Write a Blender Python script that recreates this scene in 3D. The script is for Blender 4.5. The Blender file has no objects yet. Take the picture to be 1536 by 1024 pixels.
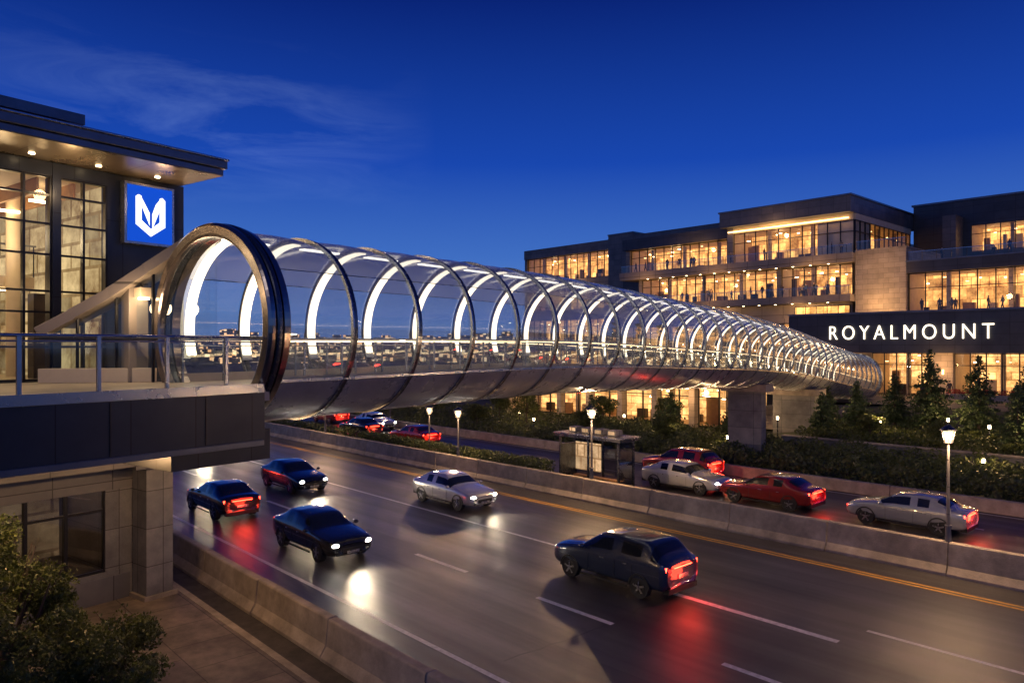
import bpy,bmesh,math,random
from mathutils import Vector,Matrix
random.seed(7)
R=random.random
def U(a,b): return a+(b-a)*random.random()
scene=bpy.context.scene
ROAD=((0,0,0),math.atan2(-.7355,.6775))
TUBE=((-7,17.5,0),math.atan2(.81,.587))

# ---------------------------------------------------------------- materials
def newmat(name):
    m=bpy.data.materials.new(name); m.use_nodes=True
    nt=m.node_tree; nt.nodes.clear()
    out=nt.nodes.new('ShaderNodeOutputMaterial')
    return m,nt,out
def N(nt,t,**k):
    n=nt.nodes.new(t)
    for a,b in k.items(): setattr(n,a,b)
    return n
def surf(name,c1,c2=None,rough=.6,metal=0,scale=3,bump=.2,bscale=None,vec=(1,1,1),rough2=None,panel=None,spec=.5,mortar=.012,stretch_detail=6,coat=0,stain=0):
    m,nt,out=newmat(name); L=nt.links.new
    p=N(nt,'ShaderNodeBsdfPrincipled'); L(p.outputs[0],out.inputs[0])
    tc=N(nt,'ShaderNodeTexCoord'); mp=N(nt,'ShaderNodeMapping'); mp.inputs['Scale'].default_value=vec
    L(tc.outputs['Object'],mp.inputs[0])
    n1=N(nt,'ShaderNodeTexNoise'); n1.inputs['Scale'].default_value=scale; n1.inputs['Detail'].default_value=stretch_detail
    n1.inputs['Roughness'].default_value=.65
    L(mp.outputs[0],n1.inputs['Vector'])
    if c2 is None: c2=tuple(x*.65 for x in c1)
    r=N(nt,'ShaderNodeValToRGB'); r.color_ramp.elements[0].position=.32; r.color_ramp.elements[1].position=.68
    r.color_ramp.elements[0].color=(*c2,1); r.color_ramp.elements[1].color=(*c1,1)
    L(n1.outputs['Fac'],r.inputs[0])
    col=r.outputs[0]
    if panel:
        sx=N(nt,'ShaderNodeSeparateXYZ'); L(tc.outputs['Object'],sx.inputs[0])
        ad=N(nt,'ShaderNodeMath'); ad.operation='ADD'; L(sx.outputs[0],ad.inputs[0]); L(sx.outputs[1],ad.inputs[1])
        cb=N(nt,'ShaderNodeCombineXYZ')
        if panel[0]=='wall': L(ad.outputs[0],cb.inputs[0]); L(sx.outputs[2],cb.inputs[1])
        else: L(sx.outputs[0],cb.inputs[0]); L(sx.outputs[1],cb.inputs[1])
        bt=N(nt,'ShaderNodeTexBrick'); L(cb.outputs[0],bt.inputs['Vector'])
        bt.inputs['Scale'].default_value=1; bt.inputs['Brick Width'].default_value=panel[1]; bt.inputs['Row Height'].default_value=panel[2]
        bt.inputs['Mortar Size'].default_value=mortar; bt.offset=panel[3]
        bt.inputs['Color1'].default_value=(1,1,1,1); bt.inputs['Color2'].default_value=(.72,.74,.78,1); bt.inputs['Mortar'].default_value=(.25,.25,.25,1)
        mx=N(nt,'ShaderNodeMix',data_type='RGBA',blend_type='MULTIPLY'); mx.inputs[0].default_value=1
        L(col,mx.inputs[6]); L(bt.outputs['Color'],mx.inputs[7]); col=mx.outputs[2]
    if stain:
        n3=N(nt,'ShaderNodeTexNoise'); n3.inputs['Scale'].default_value=.35; n3.inputs['Detail'].default_value=9; n3.inputs['Roughness'].default_value=.72; L(tc.outputs['Object'],n3.inputs['Vector'])
        r3=N(nt,'ShaderNodeValToRGB'); r3.color_ramp.elements[0].position=.38; r3.color_ramp.elements[1].position=.6
        r3.color_ramp.elements[0].color=(stain,stain,stain,1); r3.color_ramp.elements[1].color=(1,1,1,1); L(n3.outputs['Fac'],r3.inputs[0])
        mx=N(nt,'ShaderNodeMix',data_type='RGBA',blend_type='MULTIPLY'); mx.inputs[0].default_value=1
        L(col,mx.inputs[6]); L(r3.outputs[0],mx.inputs[7]); col=mx.outputs[2]
    L(col,p.inputs['Base Color'])
    p.inputs['Metallic'].default_value=metal
    p.inputs['Specular IOR Level'].default_value=spec
    if coat: p.inputs['Coat Weight'].default_value=coat
    mr=N(nt,'ShaderNodeMapRange'); L(n1.outputs['Fac'],mr.inputs[0]); mr.inputs['From Min'].default_value=.3; mr.inputs['From Max'].default_value=.7
    mr.inputs['To Min'].default_value=rough; mr.inputs['To Max'].default_value=rough2 if rough2 is not None else rough*.8
    L(mr.outputs[0],p.inputs['Roughness'])
    if bump:
        n2=N(nt,'ShaderNodeTexNoise'); n2.inputs['Scale'].default_value=bscale or scale*6; n2.inputs['Detail'].default_value=4
        L(tc.outputs['Object'],n2.inputs['Vector'])
        b=N(nt,'ShaderNodeBump'); b.inputs['Strength'].default_value=bump; b.inputs['Distance'].default_value=.02
        L(n2.outputs['Fac'],b.inputs['Height']); L(b.outputs[0],p.inputs['Normal'])
    return m
def emit(name,c,s):
    m,nt,out=newmat(name); e=N(nt,'ShaderNodeEmission'); e.inputs[0].default_value=(*c,1); e.inputs[1].default_value=s
    nt.links.new(e.outputs[0],out.inputs[0]); return m
def glass(name,tint=(.86,.93,1),haze=.05,gl=.06,hazecol=(.8,.85,.9),rough=.02,maxf=.75):
    m,nt,out=newmat(name); L=nt.links.new
    t=N(nt,'ShaderNodeBsdfTransparent'); t.inputs[0].default_value=(*tint,1)
    g=N(nt,'ShaderNodeBsdfGlossy'); g.inputs['Roughness'].default_value=rough
    base=t.outputs[0]
    if haze:
        d=N(nt,'ShaderNodeBsdfDiffuse'); d.inputs[0].default_value=(*hazecol,1)
        tr=N(nt,'ShaderNodeBsdfTranslucent'); tr.inputs[0].default_value=(*hazecol,1)
        ad=N(nt,'ShaderNodeMixShader'); ad.inputs[0].default_value=.5; L(d.outputs[0],ad.inputs[1]); L(tr.outputs[0],ad.inputs[2])
        m1=N(nt,'ShaderNodeMixShader'); m1.inputs[0].default_value=haze
        L(t.outputs[0],m1.inputs[1]); L(ad.outputs[0],m1.inputs[2]); base=m1.outputs[0]
    lw=N(nt,'ShaderNodeLayerWeight'); lw.inputs[0].default_value=.35
    mr=N(nt,'ShaderNodeMapRange'); mr.inputs['To Min'].default_value=gl; mr.inputs['To Max'].default_value=maxf
    pw=N(nt,'ShaderNodeMath'); pw.operation='POWER'; pw.inputs[1].default_value=1.6
    L(lw.outputs['Facing'],pw.inputs[0]); L(pw.outputs[0],mr.inputs[0])
    m2=N(nt,'ShaderNodeMixShader'); L(mr.outputs[0],m2.inputs[0]); L(base,m2.inputs[1]); L(g.outputs[0],m2.inputs[2])
    L(m2.outputs[0],out.inputs[0]); return m
def interior(name,warm,strength,cell=(.9,1.3),dark=.12):  # surface glows by itself: room lighting is painted into this emissive pattern
    m,nt,out=newmat(name); L=nt.links.new
    tc=N(nt,'ShaderNodeTexCoord'); sx=N(nt,'ShaderNodeSeparateXYZ'); L(tc.outputs['Object'],sx.inputs[0])
    ad=N(nt,'ShaderNodeMath'); ad.operation='ADD'; L(sx.outputs[0],ad.inputs[0]); L(sx.outputs[1],ad.inputs[1])
    cb=N(nt,'ShaderNodeCombineXYZ'); L(ad.outputs[0],cb.inputs[0]); L(sx.outputs[2],cb.inputs[1])
    bt=N(nt,'ShaderNodeTexBrick'); L(cb.outputs[0],bt.inputs['Vector']); bt.inputs['Scale'].default_value=1
    bt.inputs['Brick Width'].default_value=cell[0]; bt.inputs['Row Height'].default_value=cell[1]; bt.inputs['Mortar Size'].default_value=.05
    bt.inputs['Color1'].default_value=(1,1,1,1); bt.inputs['Color2'].default_value=(dark,dark,dark,1); bt.inputs['Mortar'].default_value=(.25,.2,.15,1)
    n=N(nt,'ShaderNodeTexNoise'); n.inputs['Scale'].default_value=.45; n.inputs['Detail'].default_value=5; n.inputs['Roughness'].default_value=.75; L(cb.outputs[0],n.inputs['Vector'])
    r=N(nt,'ShaderNodeValToRGB'); r.color_ramp.elements[0].position=.34; r.color_ramp.elements[1].position=.64
    r.color_ramp.elements[0].color=(warm[0]*.22,warm[1]*.15,warm[2]*.10,1); r.color_ramp.elements[1].color=(*warm,1)
    L(n.outputs['Fac'],r.inputs[0])
    mx=N(nt,'ShaderNodeMix',data_type='RGBA',blend_type='MULTIPLY'); mx.inputs[0].default_value=.8
    L(r.outputs[0],mx.inputs[6]); L(bt.outputs['Color'],mx.inputs[7])
    e=N(nt,'ShaderNodeEmission'); L(mx.outputs[2],e.inputs[0]); e.inputs[1].default_value=strength
    L(e.outputs[0],out.inputs[0]); return m

M={}
M['asphalt']=surf('asphalt',(.080,.074,.072),(.045,.043,.045),rough=.50,rough2=.31,scale=1.0,bump=.45,bscale=60,vec=(.05,1.1,1),spec=.6,stain=.58)
M['asphalt2']=surf('asphalt_far',(.074,.068,.066),(.045,.043,.045),rough=.55,rough2=.36,scale=1.0,bump=.3,bscale=50,vec=(.06,1.3,1),stain=.65)
M['tar']=surf('tar_seam',(.016,.016,.017),(.011,.011,.012),rough=.35,scale=4,bump=.1)
M['paint']=surf('road_paint',(.82,.82,.80),(.45,.45,.45),rough=.55,scale=7,bump=.2)
M['ypaint']=surf('yellow_paint',(.66,.36,.05),(.40,.22,.04),rough=.55,scale=7,bump=.2)
M['conc']=surf('barrier_concrete',(.44,.37,.30),(.25,.215,.18),rough=.85,scale=1.6,bump=.4,bscale=25,stain=.6)
M['conc2']=surf('wall_concrete',(.25,.24,.24),(.16,.16,.17),rough=.8,scale=1.2,bump=.3,bscale=18,panel=('wall',2.2,1.1,0),stain=.6)
M['pave']=surf('paving',(.27,.21,.155),(.165,.135,.11),rough=.7,scale=1.4,bump=.3,bscale=30,panel=('floor',1.5,1.5,.5),mortar=.014,stain=.55)
M['gutter']=surf('gutter_asphalt',(.07,.06,.053),(.04,.036,.034),rough=.8,scale=2,bump=.4,bscale=40,stain=.6)
M['soil']=surf('ground_soil',(.04,.05,.022),(.022,.026,.015),rough=.95,scale=.6,bump=.6,bscale=12)
M['stone']=surf('limestone',(.48,.39,.30),(.34,.28,.21),rough=.8,scale=.8,bump=.3,bscale=9,panel=('wall',1.2,.6,.5))
M['beige']=surf('beige_panel',(.33,.27,.22),(.24,.20,.165),rough=.6,scale=.5,bump=.1,panel=('wall',3.0,1.3,0),mortar=.03)
M['dark']=surf('charcoal_panel',(.065,.065,.075),(.04,.041,.05),rough=.45,metal=.2,scale=.6,bump=.1,panel=('wall',2.4,1.1,0),mortar=.02)
M['navy']=surf('navy_cladding',(.035,.041,.058),(.023,.028,.040),rough=.38,metal=.3,scale=.8,bump=.1,panel=('wall',1.3,2.2,0),mortar=.012)
M['greyclad']=surf('grey_cladding',(.16,.15,.15),(.10,.10,.11),rough=.5,metal=.1,scale=.7,bump=.1,panel=('wall',1.6,.9,0),mortar=.015)
M['soffit']=surf('bronze_soffit',(.36,.27,.18),(.26,.19,.12),rough=.32,metal=.7,scale=.7,bump=.05,panel=('floor',1.3,2.6,0),mortar=.012)
M['fascia']=surf('roof_fascia_metal',(.17,.18,.21),(.11,.12,.145),rough=.35,metal=.6,scale=.8,bump=.05)
M['frame']=surf('black_frame',(.018,.018,.02),(.01,.01,.012),rough=.35,metal=.3,bump=0)
M['steel']=surf('brushed_steel',(.44,.46,.50),(.30,.32,.36),rough=.3,metal=.9,scale=2,bump=.05,rough2=.22)
M['rib']=surf('rib_steel',(.14,.15,.17),(.085,.09,.105),rough=.3,metal=.85,scale=3,bump=.03)
M['collar']=surf('collar_bronze',(.36,.30,.27),(.18,.165,.17),rough=.24,metal=.95,scale=1.5,bump=.04,rough2=.16)
M['shell']=surf('aluminium_shell',(.54,.56,.61),(.43,.45,.51),rough=.34,metal=.5,scale=1.2,bump=.05,rough2=.24,stain=.78)
M['deck']=surf('deck_floor',(.60,.50,.37),(.47,.39,.29),rough=.5,scale=1.5,bump=.1,panel=('floor',1.15,.65,0),mortar=.008)
M['cream']=surf('cream_plaster',(.68,.56,.40),(.55,.45,.32),rough=.8,scale=1,bump=.05)
M['wood']=surf('interior_wood',(.36,.20,.08),(.24,.13,.05),rough=.5,scale=2,bump=.05)
M['furn']=surf('dark_furniture',(.05,.03,.02),(.03,.02,.015),rough=.6,bump=0)
M['bark']=surf('bark',(.08,.06,.045),(.04,.03,.025),rough=.9,scale=8,bump=.6)
def leafmat(name,c1,c2):
    m,nt,out=newmat(name); L=nt.links.new
    tc=N(nt,'ShaderNodeTexCoord'); n=N(nt,'ShaderNodeTexNoise'); n.inputs['Scale'].default_value=2.2; n.inputs['Detail'].default_value=5; L(tc.outputs['Object'],n.inputs['Vector'])
    r=N(nt,'ShaderNodeValToRGB'); r.color_ramp.elements[0].position=.35; r.color_ramp.elements[1].position=.66
    r.color_ramp.elements[0].color=(*c2,1); r.color_ramp.elements[1].color=(*c1,1); L(n.outputs['Fac'],r.inputs[0])
    d=N(nt,'ShaderNodeBsdfPrincipled'); L(r.outputs[0],d.inputs['Base Color']); d.inputs['Roughness'].default_value=.5
    t=N(nt,'ShaderNodeBsdfTranslucent'); L(r.outputs[0],t.inputs[0])
    x=N(nt,'ShaderNodeMixShader'); x.inputs[0].default_value=.3; L(d.outputs[0],x.inputs[1]); L(t.outputs[0],x.inputs[2]); L(x.outputs[0],out.inputs[0]); return m
M['leaf']=leafmat('leaf_green',(.11,.13,.03),(.035,.055,.016))
M['needle']=leafmat('conifer_needles',(.07,.11,.045),(.03,.055,.025))
M['hedge']=leafmat('hedge_leaves',(.11,.13,.04),(.04,.06,.022))
M['flower']=surf('red_flowers',(.35,.03,.03),(.2,.015,.015),rough=.7,bump=0)
M['tubeglass']=glass('tube_glass',tint=(.86,.92,.98),haze=.11,gl=.12,maxf=.8,hazecol=(.76,.83,.92),rough=.03)
M['roofglass']=glass('fritted_roof_glass',tint=(.72,.82,.96),haze=.42,gl=.18,maxf=.8,hazecol=(.70,.76,.84),rough=.10)
M['railglass']=glass('rail_glass',tint=(.90,.95,.96),haze=0,gl=.06,maxf=.5)
M['winglass']=glass('window_glass',tint=(.95,.93,.90),haze=.0,gl=.05,maxf=.5,rough=.01)
M['darkglass']=glass('dark_glass',tint=(.36,.38,.40),haze=0,gl=.15,maxf=.8,rough=.01)
M['int']=interior('mall_interior',(1.0,.47,.13),3.4,dark=.2)
M['intshop']=interior('shop_interior',(1.0,.52,.18),3.8,cell=(1.4,.8),dark=.25)
M['intstation']=interior('station_interior',(1,.74,.36),1.15,cell=(1.15,.75),dark=.18)
M['intlow']=interior('lower_interior',(.8,.5,.25),.55,cell=(2,1.2),dark=.3)
M['lamp']=emit('warm_lamp',(1,.72,.38),18)
M['lampsoft']=emit('warm_soft',(1,.62,.27),5)
M['cove']=emit('cove_light',(1,.58,.22),5)
M['led']=emit('arch_led',(1,.78,.51),4.2)
M['ledtop']=emit('ceiling_led',(1,.82,.60),5)
M['railfill']=emit('handrail_fill_strip',(1,.66,.34),6)  # glowing strip added under the handrails to warm and brighten the deck
M['bulb']=emit('lantern_bulb',(1,.70,.38),22)
M['lantern']=emit('lantern_frosted_glass',(1,.66,.34),3.2)
M['head']=emit('headlight',(1,.90,.74),90)
M['tail']=emit('taillight',(1,.035,.015),24)
M['signwhite']=emit('sign_white',(1,1,1),1.6)
M['signblue']=emit('sign_blue',(.008,.085,.68),.95)
M['letters']=emit('letter_face',(1,.86,.66),2.6)
M['poster']=interior('poster_face',(1,.66,.36),1.5,cell=(.5,.7),dark=.3)
M['tyre']=surf('tyre',(.02,.02,.02),(.012,.012,.012),rough=.8,bump=0)
M['rim']=surf('alloy',(.5,.5,.52),(.4,.4,.42),rough=.3,metal=.9,bump=0)
M['carglass']=surf('car_glass',(.012,.014,.017),(.01,.012,.014),rough=.05,bump=0,spec=.8)
M['trim']=surf('black_trim',(.015,.015,.015),(.01,.01,.01),rough=.5,bump=0)

# ---------------------------------------------------------------- mesh builder
class MB:
    def __init__(s): s.v=[];s.f=[];s.m=[];s.mats=[];s.sm=[]
    def mi(s,k):
        mt=M[k] if isinstance(k,str) else k
        if mt not in s.mats: s.mats.append(mt)
        return s.mats.index(mt)
    def add(s,vs,fs,mat,smooth=False):
        o=len(s.v); s.v+=[tuple(v) for v in vs]; i=s.mi(mat)
        for f in fs: s.f.append([o+a for a in f]); s.m.append(i); s.sm.append(smooth)
    def box(s,x0,x1,y0,y1,z0,z1,mat):
        if x0>x1:x0,x1=x1,x0
        if y0>y1:y0,y1=y1,y0
        if z0>z1:z0,z1=z1,z0
        s.add([(x0,y0,z0),(x1,y0,z0),(x1,y1,z0),(x0,y1,z0),(x0,y0,z1),(x1,y0,z1),(x1,y1,z1),(x0,y1,z1)],
              [(0,3,2,1),(4,5,6,7),(0,1,5,4),(1,2,6,5),(2,3,7,6),(3,0,4,7)],mat)
    def quad(s,pts,mat,smooth=False): s.add(pts,[tuple(range(len(pts)))],mat,smooth)
    def cyl(s,p0,p1,r0,r1,mat,n=8,cap=True):
        p0=Vector(p0);p1=Vector(p1);d=(p1-p0).normalized()
        a=d.orthogonal().normalized();b=d.cross(a)
        vs=[]
        for p,r in((p0,r0),(p1,r1)):
            for i in range(n):
                t=2*math.pi*i/n; vs.append(p+(a*math.cos(t)+b*math.sin(t))*r)
        fs=[(i,(i+1)%n,n+(i+1)%n,n+i) for i in range(n)]
        s.add(vs,fs,mat,True)
        if cap: s.add(vs,[tuple(range(n-1,-1,-1)),tuple(range(n,2*n))],mat)
    def beam(s,p0,p1,w,h,mat):
        p0=Vector(p0);p1=Vector(p1);d=(p1-p0).normalized()
        sd=d.cross(Vector((0,0,1)))
        if sd.length<1e-3: sd=Vector((1,0,0))
        sd=sd.normalized(); up=sd.cross(d)
        vs=[]
        for p in(p0,p1):
            for a,b in((-1,-1),(1,-1),(1,1),(-1,1)): vs.append(p+sd*a*w/2+up*b*h/2)
        s.add(vs,[(3,2,1,0),(4,5,6,7),(0,1,5,4),(1,2,6,5),(2,3,7,6),(3,0,4,7)],mat)
    def sphere(s,c,r,mat,n=10,m=6,sz=1):
        vs=[];fs=[]
        for j in range(m+1):
            ph=math.pi*j/m
            for i in range(n):
                t=2*math.pi*i/n; vs.append((c[0]+r*math.sin(ph)*math.cos(t),c[1]+r*math.sin(ph)*math.sin(t),c[2]+r*sz*math.cos(ph)))
        for j in range(m):
            for i in range(n):
                fs.append((j*n+i,(j+1)*n+i,(j+1)*n+(i+1)%n,j*n+(i+1)%n))
        s.add(vs,fs,mat,True)
    def mesh(s,name):
        me=bpy.data.meshes.new(name); me.from_pydata(s.v,[],s.f)
        for mt in s.mats: me.materials.append(mt)
        me.polygons.foreach_set('material_index',s.m); me.polygons.foreach_set('use_smooth',s.sm); me.update(); return me
    def make(s,name,parent=None,frame=None,bevel=0):
        o=bpy.data.objects.new(name,s.mesh(name)); scene.collection.objects.link(o)
        if parent: o.parent=parent
        elif frame: o.location=frame[0]; o.rotation_euler=(0,0,frame[1])
        if bevel:
            b=o.modifiers.new('bevel','BEVEL'); b.width=bevel; b.segments=2; b.limit_method='ANGLE'
        return o
def empty(name,loc=(0,0,0),rz=0):
    e=bpy.data.objects.new(name,None); scene.collection.objects.link(e); e.location=loc; e.rotation_euler=(0,0,rz); e.empty_display_size=.3; return e
def toworld(fr,x,y,z=0):
    c,s=math.cos(fr[1]),math.sin(fr[1]); return (fr[0][0]+c*x-s*y, fr[0][1]+s*x+c*y, fr[0][2]+z)
def light(name,kind,loc,energy,color=(1,.7,.4),parent=None,size=.2,rot=None,spot=None):
    l=bpy.data.lights.new(name,kind); l.energy=energy; l.color=color
    if kind in('POINT','SPOT'): l.shadow_soft_size=size
    if spot: l.spot_size=spot; l.spot_blend=.9
    o=bpy.data.objects.new(name,l); scene.collection.objects.link(o); o.location=loc
    if rot: o.rotation_euler=rot
    if parent: o.parent=parent
    return o

# ---------------------------------------------------------------- ground, roads
def gh(a,b):
    def ss(x): x=max(0,min(1,x)); return x*x*(3-2*x)
    left=.3*ss((b-44)/8)+1.9*ss((b-62)/14)
    right=(1.0 if b>50.2 else 0)+1.2*ss((b-54)/16)
    k=ss((a+32)/7)
    return left*(1-k)+right*k-.012
def lin(a,b,n): return [a+(b-a)*i/n for i in range(n+1)]
As=[-2500,-1200,-600,-300,-200]+lin(-160,40,80)+[60,120,300,800,2000]
Bs=[-600,-200,-60,-20,0,20,38]+lin(40,50,6)+[50.15,50.3]+lin(51,95,36)+[110,140,200,400,800,1600,3000]
g=MB(); vs=[(a,b,gh(a,b)) for b in Bs for a in As]; na=len(As)
fs=[(j*na+i,j*na+i+1,(j+1)*na+i+1,(j+1)*na+i) for j in range(len(Bs)-1) for i in range(na-1)]
g.add(vs,fs,'soil',True); g.make('ground',frame=ROAD)
def sheet(name,a0,a1,b0,b1,z,mat):
    m=MB(); m.quad([(a0,b0,z),(a1,b0,z),(a1,b1,z),(a0,b1,z)],mat); return m.make(name,frame=ROAD)
sheet('road',-900,80,9.4,26.8,0,'asphalt')
sheet('far_road',-900,80,30.9,38.2,0,'asphalt2')
mk=MB()
def line(b,w,a0,a1,mat='paint',z=.004): mk.quad([(a0,b-w/2,z),(a1,b-w/2,z),(a1,b+w/2,z),(a0,b+w/2,z)],mat)
line(11.0,.15,-400,60); line(24.9,.12,-400,60,'ypaint'); line(25.15,.12,-400,60,'ypaint')
a=-21.9
while a<40: line(15.45,.18,a,a+2.9); a+=6.25
a=-21.9-6.25
while a>-320: line(15.45,.18,a,a+2.9); a-=6.25
line(20.0,.15,-300,-17.2); line(20.05,.15,-7.9,60)
line(18.75,.22,-13.7,-8.1)
line(31.2,.12,-400,60); line(37.9,.12,-400,60)
a=-300
while a<60: line(34.6,.12,a,a+3); a+=9
sr=random.Random(9)
for b0 in (13.35,17.6,22.6):
    a=-90; y=b0
    while a<20:
        da=sr.uniform(1,2.2); y2=b0+(y-b0)*.7+sr.gauss(0,.03); w=sr.uniform(.02,.04)
        mk.quad([(a,y-w/2,.0025),(a+da,y2-w/2,.0025),(a+da,y2+w/2,.0025),(a,y+w/2,.0025)],'tar'); a+=da; y=y2
for k in range(16):
    a=sr.uniform(-60,0); y=sr.uniform(9.8,12); e=y+sr.uniform(3,9)
    while y<e:
        y2=y+sr.uniform(.3,.7); a2=a+sr.gauss(0,.14); w=.022
        mk.quad([(a-w,y,.0035),(a+w,y,.0035),(a2+w,y2,.0035),(a2-w,y2,.0035)],'tar'); a=a2; y=y2
mk.make('road_markings',frame=ROAD)
pv=MB(); pv.box(-60,40,-6,7.6,-.05,.13,'pave'); pv.box(-60,40,7.6,7.8,-.05,.145,'conc'); pv.make('pavement',frame=ROAD)
sheet('gutter_path',-300,60,7.8,9.4,.004,'gutter')
md=MB(); md.box(-500,80,27.3,30.7,-.05,.12,'soil'); md.box(-500,80,30.7,30.9,-.05,.14,'conc'); md.make('median_strip',frame=ROAD)

def barrier(name,b,a0,a1,h=1.0,seg=4.0,wd=.32):
    m=MB(); prof=[(-wd,0),(-wd,.09),(-wd*.55,.32),(-.13,h-.03),(-.10,h),(.10,h),(.13,h-.03),(wd*.55,.32),(wd,.09),(wd,0)]
    a=a0
    while a<a1:
        e=min(a+seg-.03,a1); vs=[];n=len(prof)
        dz=U(-.008,.008); dy=U(-.012,.012)
        for aa in(a,e):
            for y,z in prof: vs.append((aa,b+y+dy,z+dz if z>0 else z))
        fs=[(i,i+1,n+i+1,n+i) for i in range(n-1)]+[tuple(range(n)),tuple(range(2*n-1,n-1,-1))]
        m.add(vs,fs,'conc'); a+=seg
    return m.make(name,frame=ROAD,bevel=.012)
barrier('concrete_barrier',8.85,-44,30,.95,4,.34)
barrier('concrete_barrier',27.0,-220,40,1.08,4,.34)
w=MB()
a=-200
while a<40: w.box(a,a+5.97,38.3,38.62,0,.62,'conc'); a+=6
w.make('kerb_wall',frame=ROAD,bevel=.02)
w=MB(); w.box(-25.5,25,49.8,50.25,0,1.12,'conc2'); w.box(-25.6,25,49.72,50.32,1.12,1.2,'conc'); w.make('retaining_wall',frame=ROAD,bevel=.01)
w=MB(); w.quad([(-50,70.5,2.21),(20,70.5,2.21),(20,92,2.21),(-50,92,2.21)],'pave'); w.make('plaza_paving',frame=ROAD)
w=MB()
for i in range(8): w.box(-33,-27,57.5+i*.4,58.1+i*.4+6,.6,1.05+i*.17,'conc')
w.make('garden_steps',frame=ROAD,bevel=.01)

# ---------------------------------------------------------------- tube bridge
ZT=[(-20,7.96),(0,7.96),(14,7.98),(25,7.66),(36,7.26),(46,6.65),(56,5.75),(66,4.85),(76,4.1),(90,3.9)]
def zc(s):
    for i in range(1,len(ZT)-2):
        if s<=ZT[i+1][0] or i==len(ZT)-3:
            x0,y0=ZT[i-1];x1,y1=ZT[i];x2,y2=ZT[i+1];x3,y3=ZT[i+2]
            m1=(y2-y0)/(x2-x0);m2=(y3-y1)/(x3-x1);h=x2-x1;t=max(0,(s-x1)/h)
            return (2*t**3-3*t*t+1)*y1+(t**3-2*t*t+t)*h*m1+(-2*t**3+3*t*t)*y2+(t**3-t*t)*h*m2
RT=2.32; BAY=2.3; NB=32; LEN=NB*BAY; DK=-1.36; PH=math.radians(122)
bridge=empty('tubular_footbridge',TUBE[0],TUBE[1])
def loftarc(mb,r,p0,p1,n,ss,mat,smooth=True):
    vs=[]
    for s_ in ss:
        z=zc(s_)
        for i in range(n+1):
            p=p0+(p1-p0)*i/n; vs.append((s_,r*math.sin(p),z+r*math.cos(p)))
    m=n+1; fs=[(j*m+i,j*m+i+1,(j+1)*m+i+1,(j+1)*m+i) for j in range(len(ss)-1) for i in range(n)]
    mb.add(vs,fs,mat,smooth)
SS=lin(0,LEN,NB*4)
RG=math.radians(56)
m=MB()
def bays(p0,p1,n,mat):
    for k in range(NB):
        s0,s1=k*BAY-.1,(k+1)*BAY-.1
        if k==0: s0=.1
        vs=[]; q=5
        for j in range(q):
            t=j/(q-1); s_=s0+(s1-s0)*t; r=RT-.03+.055*math.sin(math.pi*t); z=zc(s_)
            for i in range(n+1):
                p=p0+(p1-p0)*i/n; vs.append((s_,r*math.sin(p),z+r*math.cos(p)))
        w=n+1; m.add(vs,[(j*w+i,j*w+i+1,(j+1)*w+i+1,(j+1)*w+i) for j in range(q-1) for i in range(n)],mat,True)
bays(-PH,-RG,12,'tubeglass'); bays(RG,PH,12,'tubeglass'); bays(-RG,RG,20,'roofglass'); m.make('glass_panels',bridge)
m=MB()
for k in range(NB):
    s0,s1=max(0,k*BAY-.1+.02),(k+1)*BAY-.1-.02
    loftarc(m,RT+.01,PH,2*math.pi-PH,20,lin(s0,s1,3),'shell')
m.make('lower_shell',bridge)
m=MB()
for j in range(len(SS)-1):
    s0,s1=SS[j],SS[j+1]; z0,z1=zc(s0)+DK,zc(s1)+DK
    m.quad([(s0,-1.86,z0),(s1,-1.86,z1),(s1,1.86,z1),(s0,1.86,z0)],'deck')
    for sd in(-1,1):
        m.quad([(s0,sd*1.80,z0+.003),(s1,sd*1.80,z1+.003),(s1,sd*1.80,z1+.22),(s0,sd*1.80,z0+.22)],'cream')
m.make('walkway_floor',bridge)
def ringseg(mb,s0,s1,r0,r1,p0,p1,n,mat):
    vs=[];z=zc((s0+s1)/2)
    for i in range(n+1):
        p=p0+(p1-p0)*i/n
        for s_,r in((s0,r0),(s0,r1),(s1,r1),(s1,r0)): vs.append((s_,r*math.sin(p),z+r*math.cos(p)))
    fs=[]
    for i in range(n):
        for k in range(4): fs.append((i*4+k,i*4+(k+1)%4,(i+1)*4+(k+1)%4,(i+1)*4+k))
    fs+=[(0,1,2,3),(n*4+3,n*4+2,n*4+1,n*4)]
    mb.add(vs,fs,mat,False)
m=MB(); l=MB()
for i in range(1,NB+1):
    s=i*BAY-.1
    ringseg(m,s-.06,s+.06,RT-.06,RT+.04,-math.pi,math.pi,72,'rib')
    ringseg(m,s-.105,s-.062,RT-.03,RT+.055,-math.pi,math.pi,72,'steel')
    ringseg(m,s-.15,s+.15,RT-.10,RT-.062,math.radians(-4),math.radians(112),30,'shell')
for i in range(0,NB+1):
    s=i*BAY-.1 if i else .55
    ringseg(l,s-.125,s+.125,RT-.145,RT-.105,math.radians(-2),math.radians(108),34,'led')
m.make('steel_ribs',bridge); l.make('light_arches',bridge)
m=MB()
for ph in (-PH,PH,-RG,RG):
    for j in range(len(SS)-1):
        s0,s1=SS[j],SS[j+1]; r=RT+.01; k=.07 if abs(ph)==PH else .02
        m.beam((s0,r*math.sin(ph),zc(s0)+r*math.cos(ph)),(s1,r*math.sin(ph),zc(s1)+r*math.cos(ph)),k,k,'steel' if k>.05 else 'rib')
m.make('longitudinal_rails',bridge)
m=MB(); gl=MB()
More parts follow.
